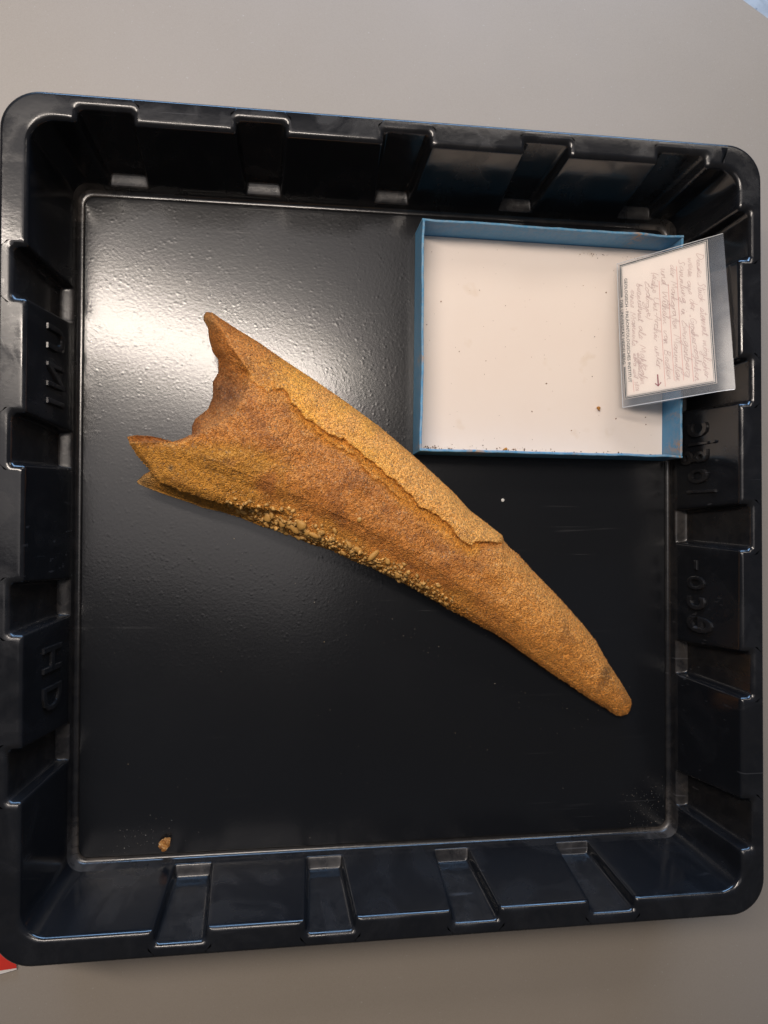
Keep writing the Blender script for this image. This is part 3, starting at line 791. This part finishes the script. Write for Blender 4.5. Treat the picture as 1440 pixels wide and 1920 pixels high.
# colour zones of the stone (linear values)
def rgb(h):
    c = np.array([int(h[i:i + 2], 16) for i in (0, 2, 4)]) / 255.0
    return np.where(c <= 0.04045, c / 12.92, ((c + 0.055) / 1.055) ** 2.4)
tan, yel, brn, red, olive, tip = rgb('d39b53'), rgb('dba23f'), rgb('b57b3d'), rgb('9f6632'), rgb('b5863b'), rgb('c68d48')
Z = np.tile(brn, (len(PXg), 1))
def lay(c, w): 
    global Z
    Z = Z * (1 - w[:, None]) + c * w[:, None]
nlow = fbm(X0, Y0, 0.010, 80, 4); nmid = fbm(X0, Y0, 0.03, 90, 4)
lay(red, sstep(nmid + nlow * 0.5, -0.05, 0.45) * 0.6)
lay(olive, sstep(sd3, 70, -20) * 0 + (1 - sstep(X0 + nmid * 90, 440, 560)) * sstep(Y0, 815, 850))
lay(tip, sstep(X0 + nlow * 150, 800, 980))
lay(olive, sstep(tg + nlow * 0.25, 0.72, 0.85) * (1 - sstep(X0, 800, 950)) * 0.75)
upper = along * (1 - below1)
lay(tan, upper)
lay(yel, upper * sstep(nlow + 0.25 * np.exp(-np.abs(sd1) / 30), 0.02, 0.28) * (1 - sstep(X0, 640, 780)) * 0.8)
lay(yel, np.exp(-((sd1 - 9) / 14) ** 2) * along * (X0 < 900) * 0.45)
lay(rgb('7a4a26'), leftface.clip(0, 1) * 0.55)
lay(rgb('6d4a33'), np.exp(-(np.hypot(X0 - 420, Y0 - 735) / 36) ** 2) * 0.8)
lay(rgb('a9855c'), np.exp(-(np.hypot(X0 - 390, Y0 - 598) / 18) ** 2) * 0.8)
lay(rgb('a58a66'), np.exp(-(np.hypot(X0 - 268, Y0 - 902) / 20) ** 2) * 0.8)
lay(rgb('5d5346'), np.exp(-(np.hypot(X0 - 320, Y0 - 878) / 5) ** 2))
lay(rgb('5a4326'), np.exp(-(np.hypot((X0 - 1135) / 1.0, (Y0 - 1262) / 1.8) / 12) ** 2) * 0.7 * sstep(nmid, -0.1, 0.15))
lay(rgb('6f4a2b'), sstep(nmid, 0.30, 0.55) * 0.28)
Z = Z * np.array([1.13, 1.02, 0.80])
zone = np.concatenate([Z, Z[~bound]])
fo = tuple(at(720, 960, 0.0016))
fossil = empty('fossil_tusk', fo)
tag(fossil, 'curved rusty brown sandy fossil tusk fragment with hollow broken end lying in the tray', 'fossil')
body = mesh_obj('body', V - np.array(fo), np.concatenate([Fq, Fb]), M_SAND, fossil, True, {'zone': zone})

# surface normals for the crust
TG = TOP.reshape(NS, NT_, 3)
gs = np.gradient(TG, axis=0); gt = np.gradient(TG, axis=1)
SN = np.cross(gt, gs); SN /= np.maximum(np.linalg.norm(SN, axis=-1, keepdims=True), 1e-12)
SN *= np.sign(SN[..., 2:3] + 1e-9); SN = SN.reshape(-1, 3)
OCT_V = np.array([(1, 0, 0), (-1, 0, 0), (0, 1, 0), (0, -1, 0), (0, 0, 1), (0, 0, -1)], float)
OCT_F = np.array([(0, 2, 4), (2, 1, 4), (1, 3, 4), (3, 0, 4), (2, 0, 5), (1, 2, 5), (3, 1, 5), (0, 3, 5)])
def rand_rot(n):
    q = rng.normal(size=(n, 4)); q /= np.linalg.norm(q, axis=1, keepdims=True)
    w, x, y, z = q.T
    return np.stack([np.stack([1 - 2 * (y * y + z * z), 2 * (x * y - z * w), 2 * (x * z + y * w)], -1),
                     np.stack([2 * (x * y + z * w), 1 - 2 * (x * x + z * z), 2 * (y * z - x * w)], -1),
                     np.stack([2 * (x * z - y * w), 2 * (y * z + x * w), 1 - 2 * (x * x + y * y)], -1)], 1)
def grains(centres, radii):
    n = len(centres)
    sc_ = radii[:, None] * (0.65 + 0.7 * rng.random((n, 3)))
    loc = OCT_V[None] * sc_[:, None, :] * (0.8 + 0.4 * rng.random((n, 6, 1)))
    W = np.einsum('nij,nkj->nki', rand_rot(n), loc) + centres[:, None, :]
    F = (OCT_F[None] + 6 * np.arange(n)[:, None, None]).reshape(-1, 3)
    return W.reshape(-1, 3), F
def big_mesh(name, V, F, mat, parent, attrs):
    me = bpy.data.meshes.new(name)
    me.vertices.add(len(V)); me.vertices.foreach_set('co', np.asarray(V, np.float32).ravel())
    k = F.shape[1]
    me.loops.add(F.size); me.loops.foreach_set('vertex_index', F.astype(np.int32).ravel())
    me.polygons.add(len(F)); me.polygons.foreach_set('loop_start', np.arange(0, F.size, k, dtype=np.int32))
    for nm, v in attrs.items():
        a = me.attributes.new(nm, 'FLOAT_COLOR', 'POINT'); a.data.foreach_set('color', np.c_[v, np.ones(len(v))].astype(np.float32).ravel())
    me.update(calc_edges=True); me.validate()
    me.materials.append(mat)
    o = bpy.data.objects.new(name, me); COL.objects.link(o)
    if parent: o.parent = parent
    return o
# sand grains all over the stone, coarser towards the lower edge
okm = ~bound
area_w = np.linalg.norm(np.cross(gs, gt), axis=-1).ravel() * okm
area_w /= area_w.sum()
NG = 56000
pick = rng.choice(len(TOP), NG, p=area_w)
low = sstep(tg[pick], 0.80, 0.95) * (1 - sstep(X0[pick], 850, 980)) * sstep(X0[pick], 380, 440)
rad = 0.00027 + 0.00022 * rng.random(NG) ** 2 + low * 0.0006 * rng.random(NG)
rad *= np.where(upper[pick] > 0.5, 0.8, 1.0)
cen = TOP[pick] + SN[pick] * (rad * 0.1)[:, None] + rng.normal(size=(NG, 3)) * 0.0003
GV, GF = grains(cen, rad)
tint = 0.62 + 0.70 * rng.random((NG, 1)) ** 1.2 * np.array([[1, 0.98, 0.93]])
bright = rng.random(NG) < 0.012; tint[bright] = (1.5, 1.45, 1.3)
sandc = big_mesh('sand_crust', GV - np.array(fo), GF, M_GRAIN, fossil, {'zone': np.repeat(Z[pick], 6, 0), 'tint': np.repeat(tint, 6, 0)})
tag(sandc, kind='stuff')
# small gravel along the lower edge
band = np.where(okm & (tg > 0.84) & (X0 > 425) & (X0 < 850) & (tg < 0.995))[0]
wgt = np.exp(-((X0[band] - 560) / 120) ** 2) + 0.55 * np.exp(-((X0[band] - 760) / 90) ** 2) + 0.05
wgt *= sstep(tg[band], 0.84, 0.90)
pk = rng.choice(band, 620, p=wgt / wgt.sum())
def stone_shape(seed, sub=2):
    import bmesh
    bm = bmesh.new(); bmesh.ops.create_icosphere(bm, subdivisions=sub, radius=1)
    r = np.random.default_rng(seed)
    ax = r.normal(size=(5, 3)); am = r.random(5) * 0.34
    V = np.array([v.co[:] for v in bm.verts]); F = np.array([[v.index for v in f.verts] for f in bm.faces]); bm.free()
    k = np.ones(len(V))
    for a, m_ in zip(ax, am): k += m_ * np.sin(V @ a * 1.7)
    return V * k[:, None], F
shapes = [stone_shape(i, 1) for i in range(6)]
PV, PF, PZ, PT = [], [], [], []; base = 0
for i, k in enumerate(pk):
    Vs, Fs = shapes[i % 6]
    r = 0.0007 + 0.0016 * rng.random() ** 2.0
    W = (Vs * r * np.array([1.25, 0.95, 0.7])) @ rand_rot(1)[0].T + TOP[k] + SN[k] * r * 0.15
    PV.append(W); PF.append(Fs + base); base += len(W)
    c = np.array([0.62, 0.36, 0.11]) * (0.65 + 0.6 * rng.random()); PZ.append(np.tile(c, (len(W), 1)))
    PT.append(np.tile(np.ones(3) * (0.85 + 0.3 * rng.random()), (len(W), 1)))
gv = big_mesh('gravel_crust', np.concatenate(PV) - np.array(fo), np.concatenate(PF), M_GRAIN, fossil, {'zone': np.concatenate(PZ), 'tint': np.concatenate(PT)})
tag(gv, kind='stuff')
# the pebbles large enough to tell apart
PEB = [(563, 981, 8, 6.5, 20), (551, 991, 13, 6, 25), (575, 995, 6, 6, 60), (589, 999, 8, 5, 10), (602, 999, 6.5, 4.5, -15), (501, 966, 7, 5, 60), (457, 960, 7, 4, 15), (446, 956, 5, 3.5, 30),
       (512, 962, 6, 4, 20), (482, 953, 7, 3.5, 15), (527, 980, 5, 4, 45), (541, 985, 6, 4.5, 70), (668, 1029, 8, 5, 15), (695, 1040, 10, 5.5, 10), (726, 1051, 5.5, 4, 60), (788, 1096, 5.5, 4.5, 10),
       (654, 1022, 6.5, 3.5, 25), (673, 973, 4, 4, 0), (630, 992, 4.5, 3.5, 40), (535, 1000, 6, 4, 20), (558, 1006, 5, 3.5, 0), (596, 1011, 5, 3.5, 10), (615, 1014, 5, 3.5, 35), (645, 1034, 5, 3.5, 20),
       (710, 1058, 5, 3.5, 5), (745, 1075, 5, 4, 50), (822, 1098, 4, 3.2, 20), (835, 1129, 5, 3.5, 30), (500, 980, 5, 3.5, 30), (470, 970, 4.5, 3, 10)]
peb_shapes = []
for i in range(5):
    Vs, Fs = stone_shape(30 + i, 2)
    me = bpy.data.meshes.new('pebble'); me.from_pydata(Vs.tolist(), [], Fs.tolist())
    me.polygons.foreach_set('use_smooth', [True] * len(me.polygons)); me.update(); me.materials.append(M_PEB); peb_shapes.append(me)
tpx = to_px(TOP)
def add_pebble(i, x, y, rx, ry, ang, P, N, parent, origin):
    o = bpy.data.objects.new('pebble', peb_shapes[i % 5]); COL.objects.link(o)
    if parent: o.parent = parent
    k = 0.00052
    q = Vector(N).to_track_quat('Z', 'Y').to_matrix().to_4x4()
    o.matrix_local = Matrix.Translation(Vector(P) - Vector(origin)) @ q @ Matrix.Rotation(-math.radians(ang), 4, 'Z') @ Matrix.Diagonal((rx * k * 0.95, ry * k * 0.95, min(rx, ry) * k * 0.75, 1))
    return o
for i, (x, y, rx, ry, ang) in enumerate(PEB):
    j = int(np.argmin(np.where(okm, (tpx[:, 0] - x) ** 2 + (tpx[:, 1] - y) ** 2, 1e9)))
    N = SN[j] * 0.4 + np.array([0, 0, 0.6])
    add_pebble(i, x, y, rx, ry, ang, TOP[j] + SN[j] * 0.0006, N, fossil, fo)

# ------------------------------------------------------------------ loose bits
def loose_mat():
    t = Nt('rough_orange_stone')
    c = t.mix(t.ramp(t.noise(520, 4, 0.7), (0.38, 0.0), (0.62, 1.0)), (0.26, 0.085, 0.012), (0.52, 0.25, 0.06))
    c = t.mix(t.ramp(t.noise(300, 3), (0.60, 0.0), (0.68, 0.8)), c, (0.62, 0.46, 0.26))
    t.set(Base_Color=c, Roughness=0.6, Normal=t.bump(t.noise(700, 4, 0.7), 1.0, 0.0012))
    return t.m
M_LOOSE = loose_mat()
def loose_stone(name, x, y, zf, rx, ry, rzz, ang, mat, label, cat, seed):
    Vs, Fs = stone_shape(seed, 3)
    Vs = Vs * np.array([rx, ry, rzz]); Vs += 0.55 * min(rx, ry) * np.c_[fbm(Vs[:, 0], Vs[:, 1], 900, seed, 3), fbm(Vs[:, 1], Vs[:, 2], 900, seed + 3, 3), fbm(Vs[:, 2], Vs[:, 0], 900, seed + 5, 3)]
    P = at(x, y, zf)
    Vs[:, 2] -= Vs[:, 2].min()
    o = mesh_obj(name, Vs, Fs, mat, None, False, {'zone': np.tile(rgb('b9823c'), (len(Vs), 1)), 'tint': np.ones((len(Vs), 3))})
    o.location = P; o.rotation_euler = (0, 0, math.radians(ang))
    return tag(o, label, cat)
loose_stone('pebble', 310, 1578, 0.0015, 0.0058, 0.0038, 0.0034, 55, M_LOOSE, 'small orange pebble lying loose near the lower left tray corner', 'pebble', 71)
loose_stone('crumb', 1121, 766, 0.0038, 0.0016, 0.0020, 0.0012, 20, M_SAND, 'brown crumb on the white lining left of the label sleeve', 'crumb', 72)
loose_stone('crumb', 947, 844, 0.0038, 0.0024, 0.0013, 0.0012, 30, M_SAND, 'brown crumb on the white lining against the lower box wall', 'crumb', 73)
loose_stone('crumb', 942, 938, 0.0015, 0.0014, 0.0013, 0.0010, 0, simple('white_grain', (0.7, 0.7, 0.68), 0.4, 300, 0.1), 'tiny white grain on the black tray floor below the blue box', 'crumb', 74)

def speckles(name, pts, rads, colfun, label):
    n = len(pts); GV, GF = grains(np.array(pts), np.array(rads))
    zc = np.repeat(np.array([colfun() for _ in range(n)]), 6, 0)
    o = big_mesh(name, GV, GF, M_GRAIN, None, {'zone': zc, 'tint': np.ones((len(GV), 3))})
    return tag(o, label, 'crumbs', kind='stuff')
pts, rads = [], []
for _ in range(170):                               # fallen sand along the lower box wall
    x = 795 + 445 * random.random() ** 1.6; y = 842 + (x - 790) * 0.033 - abs(random.gauss(0, 4))
    pts.append(at(x, y, 0.0040)); rads.append(0.0003 + 0.0007 * random.random() ** 3)
for _ in range(70):
    pts.append(at(random.uniform(800, 1230), random.uniform(460, 840), 0.0040)); rads.append(0.00026 + 0.0006 * random.random() ** 4)
for _ in range(40):
    x = random.uniform(1080, 1235); pts.append(at(x, 452 + (x - 793) * 0.075 + abs(random.gauss(0, 3)), 0.0040)); rads.append(0.0002 + 0.0004 * random.random() ** 2)
speckles('sand_crumbs', pts, rads, lambda: rgb('7a5230') * random.uniform(0.4, 1.2), 'brown sand crumbs scattered on the white box lining')
pts, rads = [], []
for _ in range(150):
    x, y = random.uniform(170, 1240), random.uniform(400, 1590)
    P = at(x, y, 0.0017)
    if 0.015 < P[0] and P[1] > 0.055: continue
    pts.append(P); rads.append(0.00016 + 0.00034 * random.random() ** 3)
for _ in range(120):
    P = at(random.gauss(1215, 25), random.gauss(1515, 25), 0.0017); pts.append(P); rads.append(0.00015 + 0.00025 * random.random() ** 2)
for _ in range(50):
    P = at(random.gauss(270, 30), random.gauss(1570, 18), 0.0017); pts.append(P); rads.append(0.00015 + 0.0004 * random.random() ** 3)
pts = [p for p in pts if abs(p[0]) < AF - 0.002 and abs(p[1]) < BF - 0.002]; rads = rads[:len(pts)]
nd = len(pts)
for _ in range(90):                                # crumbs shed by the fossil along its lower side
    u = random.random(); x = 300 + 820 * u; y = 935 + 395 * u + abs(random.gauss(0, 38)) + 6
    pts.append(at(x, y, 0.0018)); rads.append(0.00016 + 0.0004 * random.random() ** 4)
speckles('dust_specks', pts, rads, lambda: np.array([0.30, 0.27, 0.23]) * random.uniform(0.2, 1.6), 'pale dust specks scattered on the black tray floor')

# red booklet whose corner peeks out from under the tray
bk = empty('red_booklet', tuple(at(30, 1815, ZT)))
tag(bk, 'red booklet with white page edges peeking out under the lower left tray corner', 'booklet')
M_RB = simple('red_cover', (0.62, 0.035, 0.022), 0.45, 60, 0.08, 0.1)
M_PG = simple('booklet_pages', (0.72, 0.69, 0.66), 0.7, 90, 0.05)
def bpoly(zz, grow):
    tipp = at(31 + grow * 0.3, 1815 + grow * 0.15, zz)[:2]
    a = at(0, 1819 + grow, zz)[:2]
    d = (a - tipp); d /= np.linalg.norm(d)
    u = np.array([-d[1], d[0]]); u = u if u[1] > 0 else -u
    q = [tipp, tipp + d * 0.010 + u * -0.0002, tipp + d * 0.15 - u * 0.004, tipp + d * 0.15 + u * 0.2, tipp + u * 0.2 + d * 0.004]
    o = np.array(bk.location[:2])
    return [tuple(p - o) for p in q]
slab('pages', bpoly(-0.0035, 5), 0.00005, 0.0022, M_PG, parent=bk)
slab('cover', bpoly(-0.0015, 0), 0.00225, 0.0027, M_RB, parent=bk)
